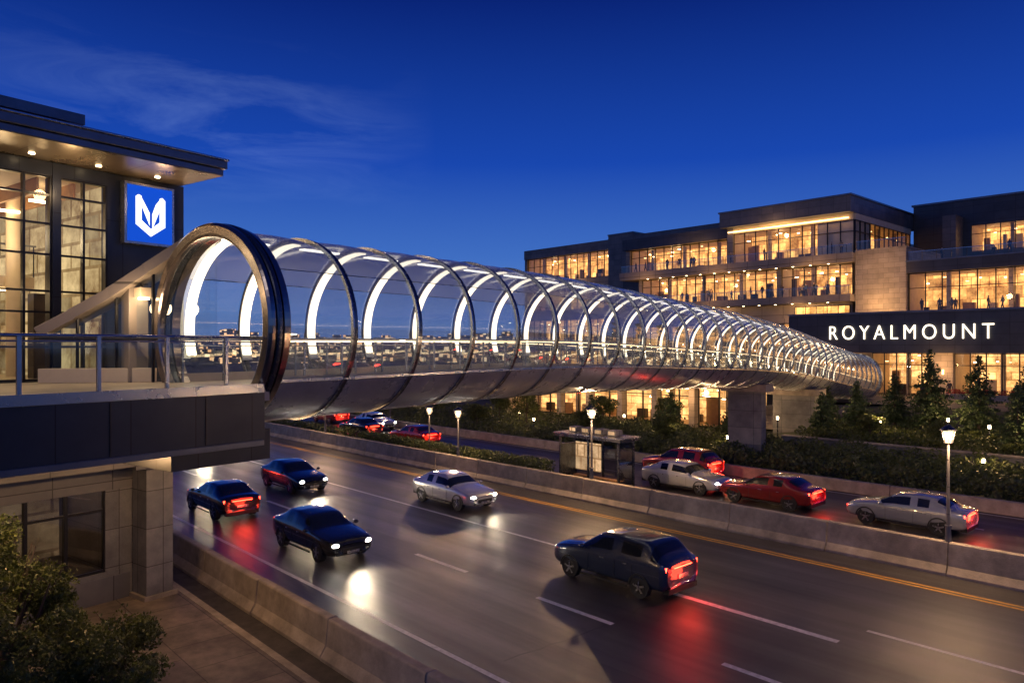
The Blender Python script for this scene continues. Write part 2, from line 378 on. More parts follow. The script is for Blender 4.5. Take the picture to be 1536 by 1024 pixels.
for sd in(-1,1):
    y=sd*1.66; hr=LEN/64
    for j in range(64):
        s0,s1=j*hr,(j+1)*hr; z0,z1=zc(s0)+DK,zc(s1)+DK
        m.cyl((s0,y,z0+1.08),(s1,y,z1+1.08),.03,.03,'steel',6,False)
        m.beam((s0,y+sd*.03,z0+1.03),(s1,y+sd*.03,z1+1.03),.02,.018,'railfill')  # added fill strip
        m.cyl((s0,y,z0+.92),(s1,y,z1+.92),.014,.014,'steel',5,False)
        m.box(s0+.02,s0+.07,y-.02,y+.02,z0,z0+1.08,'steel')
        if sd<0 and j<30: gl.quad([(s0+.09,y,z0+.1),(s1-.04,y,z1+.1),(s1-.04,y,z1+.86),(s0+.09,y,z0+.86)],'railglass')
m.make('handrails',bridge); gl.make('handrail_glass',bridge)
def collar(mb,s0,prof,mat,n=96,k_=.62):
    vs=[];k=len(prof);z=zc(s0)
    for i in range(n):
        p=2*math.pi*i/n
        for s_,r in prof: vs.append((s0+s_*k_,r*math.sin(p),z+r*math.cos(p)))
    fs=[(i*k+j,i*k+(j+1)%k,((i+1)%n)*k+(j+1)%k,((i+1)%n)*k+j) for i in range(n) for j in range(k)]
    mb.add(vs,fs,mat,False)
m=MB()
collar(m,-.1,[(-.30,2.12),(-.36,2.18),(-.36,2.38),(-.28,2.45),(-.12,2.45),(-.12,2.12)],'collar')
collar(m,-.1,[(-.118,2.17),(-.118,2.37),(-.04,2.37),(-.04,2.17)],'rib')
collar(m,-.1,[(-.038,2.17),(-.038,2.42),(.02,2.46),(.16,2.46),(.18,2.42),(.18,2.17)],'rib')
collar(m,-.1,[(.182,2.17),(.182,2.39),(.24,2.39),(.24,2.17)],'frame')
collar(m,-.1,[(.242,2.17),(.242,2.45),(.56,2.41),(.62,2.34),(.62,2.17)],'collar')
collar(m,LEN-.1,[(-.2,2.2),(-.2,2.5),(.4,2.56),(.5,2.5),(.5,2.2)],'steel',48,1)
m.make('entrance_collar',bridge,bevel=.012)
m=MB()
for k in range(NB):
    s0,s1=k*BAY+.25,k*BAY+1.5
    m.beam((s0,.18,zc(s0)+2.14),(s1,.18,zc(s1)+2.14),.18,.04,'ledtop')
m.make('ceiling_light_line',bridge)
m=MB()
for s,wd,ln in((38.5,1.0,2.2),(50.5,1.6,3.2)):
    z=zc(s)-RT
    m.box(s-wd/2,s+wd/2,-ln/2,ln/2,0,z-.25,'conc2'); m.box(s-wd/2-.3,s+wd/2+.3,-ln/2-.4,ln/2+.4,z-.25,z+.25,'conc')
m.box(70,75,-2.1,2.1,1,zc(73)-RT+.35,'conc2')
m.make('bridge_piers',bridge,bevel=.02)

# ---------------------------------------------------------------- station + platform
stn=empty('metro_station_building',TUBE[0],TUBE[1])
DZ=6.6
m=MB()
m.box(-16,.0,-1.98,4.9,6.30,DZ,'deck')
m.box(-16,-.2,-2.08,-1.98,5.35,DZ+.06,'navy')
m.box(-16,-.25,-2.14,-2.08,DZ-.10,DZ+.10,'steel')
m.box(-16,-.25,-2.13,-2.08,5.35,5.47,'fascia')
for s in [-1.6-1.9*i for i in range(7)]: m.box(s-.02,s+.02,-2.095,-2.08,5.48,DZ-.12,'frame')
m.box(-16,-.6,-1.98,4.9,5.40,6.299,'dark')
m.box(-1.9,.5,-1.3,1.6,4.9,5.6,'navy')
m.make('platform_deck',stn,bevel=.008)
m=MB(); gl=MB()
y=-1.86
for i in range(12):
    s=-1.0-1.3*i
    m.box(s-.035,s+.035,y-.03,y+.03,DZ,DZ+1.1,'steel'); m.box(s-.06,s+.06,y-.06,y+.06,DZ,DZ+.03,'steel')
    gl.quad([(s-1.24,y,DZ+.1),(s-.06,y,DZ+.1),(s-.06,y,DZ+.98),(s-1.24,y,DZ+.98)],'railglass')
gl.quad([(-.94,y,DZ+.1),(-.2,y,DZ+.1),(-.2,y,DZ+.98),(-.94,y,DZ+.98)],'railglass')
m.cyl((-16,y,DZ+1.1),(-.1,y,DZ+1.1),.035,.035,'steel',8); m.cyl((-16,y,DZ+1.0),(-.1,y,DZ+1.0),.018,.018,'steel',6)
m.make('platform_railing',stn); gl.make('platform_railing_glass',stn)
F=5.0; WE=2.0
m=MB()
m.box(-.22,WE,F,F+12,4.4,12.3,'navy')
m.box(-1.62,-1.42,F-.05,F+.4,DZ,12.3,'navy')
m.box(-16,-.22,F-.02,F+.3,11.95,12.3,'navy')
m.box(-16,-.22,F,F+.3,4.4,DZ+.02,'navy')
m.make('station_walls',stn)
m=MB()
def grid(s0,s1,n,zs):
    for i in range(n+1):
        s=s0+(s1-s0)*i/n; m.box(s-.03,s+.03,F+.0,F+.14,DZ,11.95,'frame')
    for z in zs: m.box(s0,s1,F+.01,F+.13,z-.025,z+.025,'frame')
ZS=[DZ+.05,7.5,8.4,8.95,9.9,10.7,11.45,11.93]
grid(-1.42,-.24,2,ZS)
for k in range(7): grid(-1.64-1.45*(k+1)+.2,-1.64-1.45*k,2,ZS)
m.make('window_frames',stn)
gl=MB(); gl.quad([(-13,F+.07,DZ),(-.22,F+.07,DZ),(-.22,F+.07,11.95),(-13,F+.07,11.95)],'winglass'); gl.make('window_glass',stn)
m=MB()
m.quad([(-16,F+9,DZ),(-.22,F+9,DZ),(-.22,F+9,12),(-16,F+9,12)],'intstation')
m.quad([(-.24,F+.3,DZ),(-.24,F+9,DZ),(-.24,F+9,12),(-.24,F+.3,12)],'intstation')
m.quad([(-16,F+.3,DZ+.01),(-.22,F+.3,DZ+.01),(-.22,F+9,DZ+.01),(-16,F+9,DZ+.01)],'deck')
m.quad([(-16,F+.3,11.94),(-.22,F+.3,11.94),(-.22,F+9,11.94),(-16,F+9,11.94)],'cream')
m.box(-16,-.3,F+4.5,F+8.9,9.3,9.65,'cream')
for s in [-.9-.9*i for i in range(14)]: m.box(s-.03,s+.03,F+.4,F+9,11.55,11.93,'wood')
for s in [-.35-.35*i for i in range(40)]: m.box(s-.012,s+.012,F+4.42,F+4.45,9.65,10.6,'frame')
for s in(-1.1,-4.6,-8.2): m.cyl((s,F+3.8,DZ),(s,F+3.8,11.94),.22,.22,'cream',16)
for k in range(5):
    for j in range(3):
        s=-1.35-2.25*k; yy=F+1.3+2.3*j; m.box(s-.3,s+.3,yy-.05,yy+.05,11.44,11.50,'lamp')
        if j: m.box(s-.6,s+.6,yy+1-.04,yy+1+.04,9.2,9.24,'lamp')
ir=random.Random(4)
for k in range(26):
    s=-.6-.5*k; q=ir.uniform(1,7.6); w=ir.uniform(.15,.5); m.box(s-w,s+w,F+q,F+q+.4,DZ,DZ+ir.choice([.9,1.1,1.9,2.4]),ir.choice(['wood','furn','furn','greyclad']))
    if q>4.6: m.box(s-w,s+w*.6,F+q,F+q+.4,9.65,9.65+ir.choice([.8,1.7]),ir.choice(['wood','furn']))
m.cyl((-14,F+4.4,10.6),(-.3,F+4.4,10.6),.03,.03,'steel',6)
m.make('station_interior',stn)
for s in(-2,-7): light('hall_light','POINT',(s,F+3.0,10.7),95,(1,.76,.44),stn,.4)
m=MB()
RE=1.95;RO=2.85
m.quad([(-18,RO+.02,12.32),(RE-.02,RO+.02,12.32),(RE-.02,F+13,12.32),(-18,F+13,12.32)],'soffit')
m.box(-18,RE,RO,F+13,12.33,12.50,'fascia'); m.box(-18,RE+.08,RO-.08,F+13,12.52,12.74,'fascia'); m.box(-18,RE+.12,RO-.12,F+13,12.745,12.80,'steel')
m.box(-18,-.6,F+1.4,F+12,12.81,13.75,'navy'); m.box(-18,-.35,F+1.0,F+12,13.76,14.05,'fascia')
m.make('station_roof',stn,bevel=.015)
m=MB()
for k in range(6):
    s=.9-1.6*k; m.cyl((s,F-.55,12.30),(s,F-.55,12.318),.07,.07,'lamp',10)
m.make('soffit_downlights',stn)
for k in range(4): light('soffit_light','POINT',(.9-2.4*k,F-.9,11.6),45,(1,.66,.33),stn,.15)
# hood wing
m=MB(); gl=MB()
pts=[(.30,.7,10.30),(.1,1.5,10.05),(-.4,2.4,9.45),(-.95,3.15,8.85),(-1.6,3.8,8.3),(-2.2,4.25,7.85)]
for p,q in zip(pts[:-1],pts[1:]): m.beam(p,q,.5,.26,'beige')
for p,q in zip(pts[:-1],pts[1:]):
    m.quad([(p[0],p[1],p[2]+.14),(q[0],q[1],q[2]+.14),(q[0]+1.2,q[1]+.9,q[2]+.14),(p[0]+1.2,p[1]+.9,p[2]+.14)],'fascia')
    gl.quad([(p[0]+.1,p[1],DZ+.35),(q[0]+.1,q[1],DZ+.35),(q[0]+.1,q[1],q[2]-.1),(p[0]+.1,p[1],p[2]-.1)],'railglass')
for q in pts[2:5]: m.box(q[0]+.05,q[0]+.12,q[1]-.03,q[1]+.03,DZ,q[2]-.05,'frame')
m.beam((-2.2,4.25,7.7),(.1,1.9,7.7),.08,.08,'frame')
m.beam((-2.2,4.25,DZ+.18),(-.2,2.5,DZ+.18),.25,.36,'cream')
m.box(-.75,-.25,2.75,3.15,DZ,9.15,'beige')
m.make('entrance_canopy',stn,bevel=.015); gl.make('entrance_canopy_glass',stn)
m=MB(); m.box(-.62,-.30,2.42,2.75,8.75,9.0,'cream'); m.box(-.56,-.36,2.48,2.69,8.70,8.749,'lamp'); m.cyl((-.46,2.6,9.0),(-.46,2.75,9.12),.03,.03,'steel'); m.make('canopy_floodlight',stn,bevel=.01)
light('canopy_light','POINT',(-.9,2.2,8.5),60,(1,.70,.40),stn,.2)
light('canopy_light','POINT',(-4.5,3.0,9.2),70,(1,.68,.36),stn,.3)
# sign
sg=empty('metro_sign',TUBE[0],TUBE[1])
m=MB(); m.box(.12,1.56,F-.26,F-.03,10.40,12.12,'steel'); m.box(.19,1.49,F-.27,F-.262,10.47,12.05,'signblue'); m.make('sign_box',sg,bevel=.01)
m=MB(); x0,x1,z0,z1=.42,1.28,10.64,11.80
def poly(pl,k): m.quad([(x0+(x1-x0)*p[0],F-.275-.003*k,z0+(z1-z0)*p[1]) for p in pl],'signwhite')
poly([(0,.95),(.10,1),(.2,.97),(.2,.36),(0,.26)],0); poly([(.80,.97),(.9,1),(1,.93),(1,.26),(.80,.36)],1)
poly([(0,.27),(.2,.38),(.5,.19),(.5,0)],2); poly([(1,.27),(.8,.38),(.5,.19),(.5,0)],3)
poly([(.14,1),(.18,.74),(.46,.26),(.46,.58)],4); poly([(.86,1),(.82,.70),(.54,.17),(.54,.55),(.66,.80)],5)
m.make('sign_logo',sg)
# lower building
m=MB()
LO=6.0; LE=1.3
m.box(-12,-3.9,LO,LO+8,0,4.4,'conc2'); m.box(-3.9,LE,LO,LO+8,0,1.0,'conc2'); m.box(-3.9,LE,LO,LO+8,3.35,4.4,'greyclad')
m.box(.2,LE,LO+.01,LO+8,1.0,3.35,'conc2'); m.box(-3.9,.2,LO+3,LO+3.1,1.0,3.35,'intlow')
m.box(.95,1.75,LO-.85,LO-.05,0,4.0,'conc2'); m.box(.5,2.4,LO-1.15,LO+.6,4.0,4.75,'greyclad')
m.box(.85,1.85,LO-.95,LO-.04,0,.25,'conc')
m.box(-12,1.9,LO-1.1,LO-.02,4.1,4.6,'greyclad')
m.box(-10,1.9,F-.02,LO+3,4.62,5.39,'dark')
for s in(-3.9,-2.9,-1.85,-.85,.2): m.box(s-.05,s+.05,LO+.02,LO+.14,1.0,3.35,'frame')
m.box(-3.9,.2,LO+.03,LO+.13,2.75,2.83,'frame'); m.box(-3.9,.2,LO+.03,LO+.13,1.0,1.08,'frame')
m.box(-2.3,.9,LO-.02,LO,.0,.85,'greyclad')
m.make('lower_walls',stn,bevel=.01)
gl=MB(); gl.quad([(-3.9,LO+.08,1),(.2,LO+.08,1),(.2,LO+.08,3.35),(-3.9,LO+.08,3.35)],'darkglass'); gl.make('lower_windows',stn)
m=MB()
for s in(-3.5,-1.2,.9): m.cyl((s,2.2,5.36),(s,2.2,5.398),.1,.1,'lamp',10)
m.make('underdeck_downlights',stn)
for s in(-3.5,-1.2,.9): light('underdeck_light','POINT',(s,1.4,5.0),300,(1,.57,.25),stn,.1)
m=MB(); m.cyl((0,0,.1),(0,0,3.0),.05,.045,'greyclad',10); m.cyl((0,0,.1),(0,0,.5),.12,.09,'rib',10); m.box(-.12,.12,-.03,.03,2.4,2.95,'fascia')
p=m.make('sign_post'); p.location=toworld(ROAD,-27.0,8.3)

# ---------------------------------------------------------------- mall
mall=empty('shopping_mall_building',ROAD[0],ROAD[1])
W=MB(); FR=MB(); GL=MB(); IN=MB()
def ob(mb,org,d,inn,u0,u1,v0,v1,z0,z1,mat):
    x0=org[0]+d[0]*u0+inn[0]*v0; y0=org[1]+d[1]*u0+inn[1]*v0
    x1=org[0]+d[0]*u1+inn[0]*v1; y1=org[1]+d[1]*u1+inn[1]*v1
    mb.box(x0,x1,y0,y1,z0,z1,mat)
def glazed(org,L,z0,z1,d=(1,0),inn=(0,1),depth=5,mod=1.5,tr=(.75,),mat='int',lamps=2.4):
    def P(u,v,z): return (org[0]+d[0]*u+inn[0]*v,org[1]+d[1]*u+inn[1]*v,z)
    IN.quad([P(0,depth,z0),P(L,depth,z0),P(L,depth,z1),P(0,depth,z1)],mat)
    IN.quad([P(0,.15,z0+.02),P(L,.15,z0+.02),P(L,depth,z0+.02),P(0,depth,z0+.02)],'wood')
    IN.quad([P(0,.15,z1-.02),P(L,.15,z1-.02),P(L,depth,z1-.02),P(0,depth,z1-.02)],'cream')
    for u in(0.02,L-.02): IN.quad([P(u,.15,z0),P(u,depth,z0),P(u,depth,z1),P(u,.15,z1)],'cream')
    n=max(1,round(L/mod))
    for i in range(n+1):
        u=L*i/n; ob(FR,org,d,inn,u-.05,u+.05,0,.16,z0,z1,'frame')
    for t in (0.02,)+tuple(tr)+(.985,):
        z=z0+(z1-z0)*t; ob(FR,org,d,inn,0,L,.01,.13,z-.04,z+.04,'frame')
    GL.quad([P(0,.08,z0),P(L,.08,z0),P(L,.08,z1),P(0,.08,z1)],'winglass')
    u=U(.6,1.6)
    while u<L-.5:
        v=U(1,depth-1); zz=z1-U(.25,1.1); s=U(.07,.16)
        ob(IN,org,d,inn,u-s,u+s,v-s,v+s,zz-.08,zz,'lamp' if R()<.6 else 'lampsoft')
        if zz<z1-.4: ob(IN,org,d,inn,u-.012,u+.012,v-.012,v+.012,zz,z1,'frame')
        u+=U(.4,1.0)*lamps
    u=U(.2,.8)
    while u<L-1.2:
        w=U(.3,1.4); v=U(.8,depth-1.2); h=U(.7,1.15) if R()<.7 else U(1.5,min(2.6,z1-z0-.6))
        ob(IN,org,d,inn,u,u+w,v,v+U(.3,.7),z0+.02,z0+h,random.choice(['furn','wood','wood','cream']))
        u+=w+U(.4,1.6)
    u=U(3,5)
    while u<L-1:
        ob(IN,org,d,inn,u-.2,u+.2,1.2,1.6,z0,z1,'stone'); u+=6
def rail(a0,a1,b,z):
    GL.quad([(a0,b,z+.05),(a1,b,z+.05),(a1,b,z+1.0),(a0,b,z+1.0)],'railglass')
    FR.box(a0,a1,b-.03,b+.03,z+1.0,z+1.06,'steel'); a=a0
    while a<=a1: FR.box(a-.02,a+.02,b-.02,b+.02,z,z+1.0,'frame'); a+=1.5
W.box(-42.5,-5,84.6,86.4,6.85,11.2,'dark'); W.box(-42.6,-5,84.5,92,11.2,11.38,'fascia')
W.box(-42.5,-5,86.4,92,6.85,7.0,'beige')
W.box(-42.4,-33.4,86,92,2,6.85,'stone'); W.box(-27,-25.1,85.6,92,2,6.85,'stone')
W.box(-16.5,-15.2,85.6,92,2,6.85,'stone')
glazed((-33.4,86.2),6.4,2.2,6.85,depth=5,mod=1.3,mat='intshop',tr=(.72,))
glazed((-25.1,86.2),8.6,2.2,6.85,depth=5,mod=1.4,mat='intshop',tr=(.72,))
glazed((-15.2,86.2),10,2.2,6.85,depth=5,mod=1.4,mat='intshop',tr=(.72,))
for a in (-41,-36,-26,-15.8): W.box(a-.08,a+.08,85.4,85.56,4.6,5.1,'lampsoft')
W.box(-75,-38,92,92.3,11.2,13.0,'beige')
W.box(-45.4,-38.2,91.97,91.995,11.6,12.7,'frame'); W.box(-45.3,-38.3,91.94,91.965,11.7,12.6,'int')
for i in range(6): FR.box(-45.3+1.4*i-.04,-45.3+1.4*i+.04,91.90,91.935,11.6,12.7,'frame')
glazed((-75,92),32.4,6.6,10.6,depth=5,mod=1.6); W.box(-75,-42.5,91.6,98,10.6,11.2,'beige')
glazed((-75,92),32.4,2.2,6.0,depth=5,mod=1.8,mat='intshop'); W.box(-75,-42.5,91.3,98,6.0,6.6,'dark')
W.box(-78,-38,97.2,130,0,18.8,'dark'); W.box(-76.0,-55.5,100.2,130,18.8,23,'dark'); W.box(-55.5,-43.2,97.7,130,18.8,24,'dark')
W.box(-69,-37.3,89.6,97,13.0,13.9,'beige')
glazed((-70,92),22.2,13.9,17.8,mod=1.6,tr=(.7,)); glazed((-47.2,92),9.2,13.9,17.8,mod=1.5,tr=(.7,))
W.box(-47.8,-47.2,91.8,97,13.9,17.8,'beige'); W.box(-70.6,-70,91.9,97,11.2,17.8,'beige')
rail(-69,-37.4,89.7,13.9)
W.box(-73,-37.2,90.2,97,17.8,18.9,'beige'); W.box(-73.05,-37.15,90.1,90.19,18.2,18.95,'beige')
glazed((-74.5,95),19,18.9,23.0,mod=1.6,tr=(.7,)); W.box(-75.4,-55,93.8,130,23.0,24.7,'dark'); rail(-73,-55,90.5,18.95)
W.box(-75.3,-74.5,94.6,100,18.9,23,'beige')
W.box(-55.5,-54.6,92.4,97,18.9,24,'beige')
glazed((-54.6,92.6),16.5,19.1,23.3,mod=1.7,tr=(.66,)); rail(-54.6,-37.4,90.5,18.95)
W.box(-56,-37.9,91.2,114,24.1,26.1,'greyclad'); W.box(-56.15,-37.75,91.05,114,26.1,26.3,'fascia')
W.box(-55.4,-38.1,92.5,97,23.3,24.1,'cream'); W.box(-55.3,-38.6,92.2,92.35,23.45,23.62,'cove')
glazed((-37.95,92.8),18.5,19.1,23.3,d=(0,1),inn=(-1,0),mod=1.6,depth=4.8,tr=(.66,))
W.box(-42.9,-37.95,92.8,111.5,23.3,24.09,'cream')
W.box(-37.25,-31.5,91,103,11.3,19.0,'stone'); W.box(-37.3,-31.4,90.9,103.1,19.0,19.2,'conc'); W.box(-36.9,-31.7,90.9,91,11.3,11.34,'lampsoft')
rail(-37.2,-31.6,91.1,19.2)
glazed((-31.4,91.6),26,11.4,16.0,mod=1.7,tr=(.62,)); W.box(-31.5,-5,91.0,112,16.0,17.3,'dark'); W.box(-31.6,-5,90.9,112,17.3,17.42,'fascia')
W.box(-31.5,-5,96.8,112,11.4,16,'dark'); rail(-31.4,-5,91.3,17.42)
W.box(-37.8,-5,117.2,130,17.4,27.2,'dark'); W.box(-37.8,-30.6,112,117.2,17.4,27.2,'dark'); W.box(-30.6,-5,112,117.2,23.8,27.2,'dark'); W.box(-30.6,-5,112,117.2,17.4,20.2,'dark')
glazed((-30.6,112),25,20.2,23.8,mod=1.7,tr=(.66,)); W.box(-38,-5,111.8,130,27.2,27.45,'fascia')
W.box(-33.2,-31.6,109,111.9,17.4,25,'greyclad')
W.box(-82.7,-77.3,99,115,0,26.8,'greyclad'); W.box(-82.8,-77.2,98.9,115,26.8,27,'fascia')
for z0,z1 in((20.4,25.2),(14.6,18.8),(8.6,12.8),(2.6,6.8)): glazed((-108,104),25.2,z0,z1,mod=1.7,tr=(.66,))
for z0,z1 in((25.2,27.0),(18.8,20.4),(12.8,14.6),(6.8,8.6),(0,2.6)): W.box(-108.6,-82.7,103.4,112,z0,z1,'beige' if z0<25 else 'greyclad')
W.box(-108.6,-108,103.6,112,2.6,25.2,'greyclad'); W.box(-108.5,-82.7,109.1,125,0,26.9,'dark')
W.box(-76.5,-43,98,99,24.7,26.2,'greyclad')
W.box(-68,-60,104,112,24.7,26.6,'greyclad'); W.box(-50,-45,100,106,26.3,27.3,'greyclad')
for a in [x*2.3-68 for x in range(13)]:
    W.box(a-.1,a+.1,90.6,90.8,17.775,17.798,'lamp'); W.box(a-.1,a+.1,90.4,90.6,12.975,12.998,'lamp')
W.make('mall_walls',mall); FR.make('mall_window_frames',mall); GL.make('mall_glass',mall); IN.make('mall_interior',mall)
for a,b,z,e in((-37.5,83.0,4.2,350),(-26,83.3,5.5,450),(-14,83.3,5.5,450),(-44,89.6,12.2,500),(-57,89.6,12.2,500),(-34.3,88.6,12.4,560),(-48,90.4,22.6,420),(-62,90.8,22.4,340),(-42,88.6,16.3,360),(-56,88.6,16.3,360),(-68,88.6,16.3,320),(-34.3,87.5,17.2,280),(-22,89.5,13,300),(-95,101.5,19.6,300),(-22,109.5,19,300)):
    light('facade_light','POINT',(a,b,z),e,(1,.54,.22),mall,.3)
cu=bpy.data.curves.new('facade_lettering','FONT'); cu.body='ROYALMOUNT'; cu.size=2.1; cu.extrude=.06; cu.space_character=1.45; cu.offset=-.018
cu.align_x='CENTER'; cu.align_y='CENTER'
t=bpy.data.objects.new('facade_lettering',cu); scene.collection.objects.link(t); cu.materials.append(M['letters'])
bpy.context.view_layer.update()
wd=t.dimensions.x; t.scale=(16.4/wd,1.08,1); t.rotation_euler=(math.pi/2,0,ROAD[1]); t.location=toworld(ROAD,-29.35,84.45,9.0)

pav=empty('retail_pavilion',ROAD[0],ROAD[1])
W=MB(); FR=MB(); GL=MB(); IN=MB()
glazed((-62,57),29,.35,3.9,depth=4.5,mod=2.0,mat='intshop',tr=(.75,),lamps=1.2)
for i in range(8): W.box(-62+4.1*i-.3,-62+4.1*i+.3,56.3,56.9,.2,3.9,'stone')
W.box(-63,-32.5,55.6,63,3.9,4.5,'dark'); W.box(-62.5,-33,61.6,63,.3,3.9,'dark')
for i in range(14): W.box(-61+2.1*i-.1,-61+2.1*i+.1,55.9,56.1,3.86,3.898,'lamp')
W.make('walls',pav); FR.make('frames',pav); GL.make('glass',pav); IN.make('interior',pav)
for a in(-57,-48,-38): light('pavilion_light','POINT',(a,54.6,3.2),300,(1,.56,.24),pav,.3)

# ---------------------------------------------------------------- distant city
m,nt,out=newmat('city_windows'); L=nt.links.new
tc=N(nt,'ShaderNodeTexCoord'); vm=N(nt,'ShaderNodeVectorMath',operation='MULTIPLY'); vm.inputs[1].default_value=(.55,.55,.8); L(tc.outputs['Object'],vm.inputs[0])
fl=N(nt,'ShaderNodeVectorMath',operation='FLOOR'); L(vm.outputs[0],fl.inputs[0]); wn=N(nt,'ShaderNodeTexWhiteNoise'); L(fl.outputs[0],wn.inputs['Vector'])
gt=N(nt,'ShaderNodeMath',operation='GREATER_THAN'); gt.inputs[1].default_value=.82; L(wn.outputs['Value'],gt.inputs[0])
rp=N(nt,'ShaderNodeValToRGB'); rp.color_ramp.elements[0].color=(1,.36,.08,1); rp.color_ramp.elements[1].color=(1,.72,.40,1); L(wn.outputs['Color'],rp.inputs[0])
ml=N(nt,'ShaderNodeMath',operation='MULTIPLY'); ml.inputs[1].default_value=1.7; L(gt.outputs[0],ml.inputs[0])
p=N(nt,'ShaderNodeBsdfPrincipled'); p.inputs['Base Color'].default_value=(.03,.035,.05,1); L(rp.outputs[0],p.inputs['Emission Color']); L(ml.outputs[0],p.inputs['Emission Strength']); L(p.outputs[0],out.inputs[0])
M['city']=m; m.cycles.emission_sampling='NONE'
c=MB(); rr=random.Random(3)
def hz(x,y):
    d=math.hypot(x,y); return max(0,(d-240)/360)*11+1.5*math.sin(x*.011)+ (1.2*math.sin(x*.027+1) if d>400 else 0)
for i in range(1800):
    d=rr.uniform(250,640); an=rr.uniform(-.95,.72); x=d*math.sin(an); y=d*math.cos(an)
    w=rr.uniform(4,11);h=rr.uniform(2.5,6)+(rr.random()<.08)*rr.uniform(3,8); z=hz(x,y)
    if x>30 and d<300: continue
    c.box(x-w/2,x+w/2,y-w/2,y+w/2,-1,z+h*.8,'city')
c.make('distant_city')
h=MB(); vs=[];n=60
for j in range(9):
    d=230+j*60
    for i in range(n+1):
        an=-1.1+2.0*i/n; x=d*math.sin(an);y=d*math.cos(an); vs.append((x,y,(hz(x,y)-.5) if j<8 else -2))
h.add(vs,[(j*(n+1)+i,j*(n+1)+i+1,(j+1)*(n+1)+i+1,(j+1)*(n+1)+i) for j in range(8) for i in range(n)],'soil',True); h.make('hill')

# ---------------------------------------------------------------- foliage
def leafquad(vs,fs,p,s,rn):
    n=Vector((rn.gauss(0,1),rn.gauss(0,1),rn.gauss(0,1)+.4)).normalized(); a=n.orthogonal().normalized(); b=n.cross(a)
    t=rn.uniform(0,6.28); c,d=math.cos(t),math.sin(t); a,b=a*c+b*d,b*c-a*d
    o=len(vs); p=Vector(p)
    vs+= [tuple(p-a*s*.5),tuple(p+b*s*.28),tuple(p+a*s*.6),tuple(p-b*s*.28)]; fs.append((o,o+1,o+2,o+3))
def blobs(mb,cl,nper,size,mat,seed,shell=.55):
    rn=random.Random(seed); vs=[];fs=[]
    for (cx,cy,cz,r,sz) in cl:
        for i in range(int(nper*r*r)):
            d=Vector((rn.gauss(0,1),rn.gauss(0,1),rn.gauss(0,1))).normalized()
            rad=r*(shell+(1-shell)*rn.random()**.5)*(1+.22*math.sin(d.x*7+cx*3)*math.sin(d.y*6+cy)*math.sin(d.z*8)+rn.gauss(0,.05))
            leafquad(vs,fs,(cx+d.x*rad,cy+d.y*rad,cz+d.z*rad*sz),size*rn.uniform(.6,1.3),rn)
    mb.add(vs,fs,mat)
m=MB(); cl=[]; rn=random.Random(5)
for i in range(66):
    x=rn.uniform(-2.3,2.5); y=rn.uniform(-1.6,1.6); hm=4.25-.85*max(0,x+.5)-.15*abs(y)
    cl.append((x,y,rn.uniform(.6,max(.9,hm-.35)),rn.uniform(.30,.56),.85))
blobs(m,cl,3600,.085,'leaf',11,.35)
for k in range(70):
    c0=rn.choice(cl); d=Vector((rn.gauss(0,1),rn.gauss(0,.6),abs(rn.gauss(0,1))+.2)).normalized(); p0=Vector(c0[:3]); p1=p0+d*(c0[3]+rn.uniform(.15,.4))
    m.cyl(p0,p1,.008,.004,'bark',4,False); vs=[];fs=[]
    for q in range(14):
        t=.4+.6*q/13; pt=p0.lerp(p1,t)+Vector((rn.gauss(0,.035),rn.gauss(0,.035),rn.gauss(0,.035))); leafquad(vs,fs,pt,.085,rn)
    m.add(vs,fs,'leaf')
for i in range(14):
    an=rn.uniform(0,6.28); e=rn.uniform(.5,1.7); m.cyl((rn.uniform(-.3,.3),rn.uniform(-.3,.3),0),(math.cos(an)*e,math.sin(an)*e,rn.uniform(1.8,3.4)),.06,.015,'bark',6)
o=m.make('leafy_shrub'); o.location=(-10.7,15.0,0.1)
m=MB(); cl=[(rn.uniform(-1.5,1.3),rn.uniform(-.9,.9),rn.uniform(.2,1.0),rn.uniform(.3,.5),.8) for i in range(24)]
blobs(m,cl,3300,.085,'leaf',12,.35)
for i in range(6): m.cyl((rn.uniform(-.5,.5),0,0),(rn.uniform(-1,1),rn.uniform(-.5,.5),.9),.03,.01,'bark',5)
o=m.make('low_shrub'); o.location=(-8.4,14.4,0.13)
def conifer(seed,h,r):
    rn=random.Random(seed); m=MB(); m.cyl((0,0,0),(0,0,h*.95),h*.022,.01,'bark',7); vs=[];fs=[]
    nl=int(h*5)
    for k in range(nl):
        t=k/nl; z=h*(.10+.88*t); rad=r*(1-t)**.85*rn.uniform(.75,1.1)+.06
        nb=max(4,int(9*(1-t)+4))
        for j in range(nb):
            an=rn.uniform(0,6.28); rr_=rad*rn.uniform(.7,1.15)
            e=(math.cos(an)*rr_,math.sin(an)*rr_,z-rr_*.18)
            if k%2==0: m.cyl((0,0,z),e,.018,.006,'bark',4,False)
            q=max(5,int(rr_*26))
            for i in range(q):
                f=(i+rn.random())/q
                if f<.12: continue
                leafquad(vs,fs,(e[0]*f+rn.gauss(0,.06),e[1]*f+rn.gauss(0,.06),z+(e[2]-z)*f+rn.gauss(0,.05)),.20,rn)
    m.add(vs,fs,'needle'); return m.mesh('pine_tree_mesh')
CM=[conifer(1,5.5,1.9),conifer(2,4.6,1.7),conifer(3,3.4,1.3)]
def place(me,name,a,b,sc):
    o=bpy.data.objects.new(name,me); scene.collection.objects.link(o); o.location=toworld(ROAD,a,b,gh(a,b)); o.scale=(sc,sc,sc*U(.95,1.1)); o.rotation_euler=(0,0,U(0,6.28)); return o
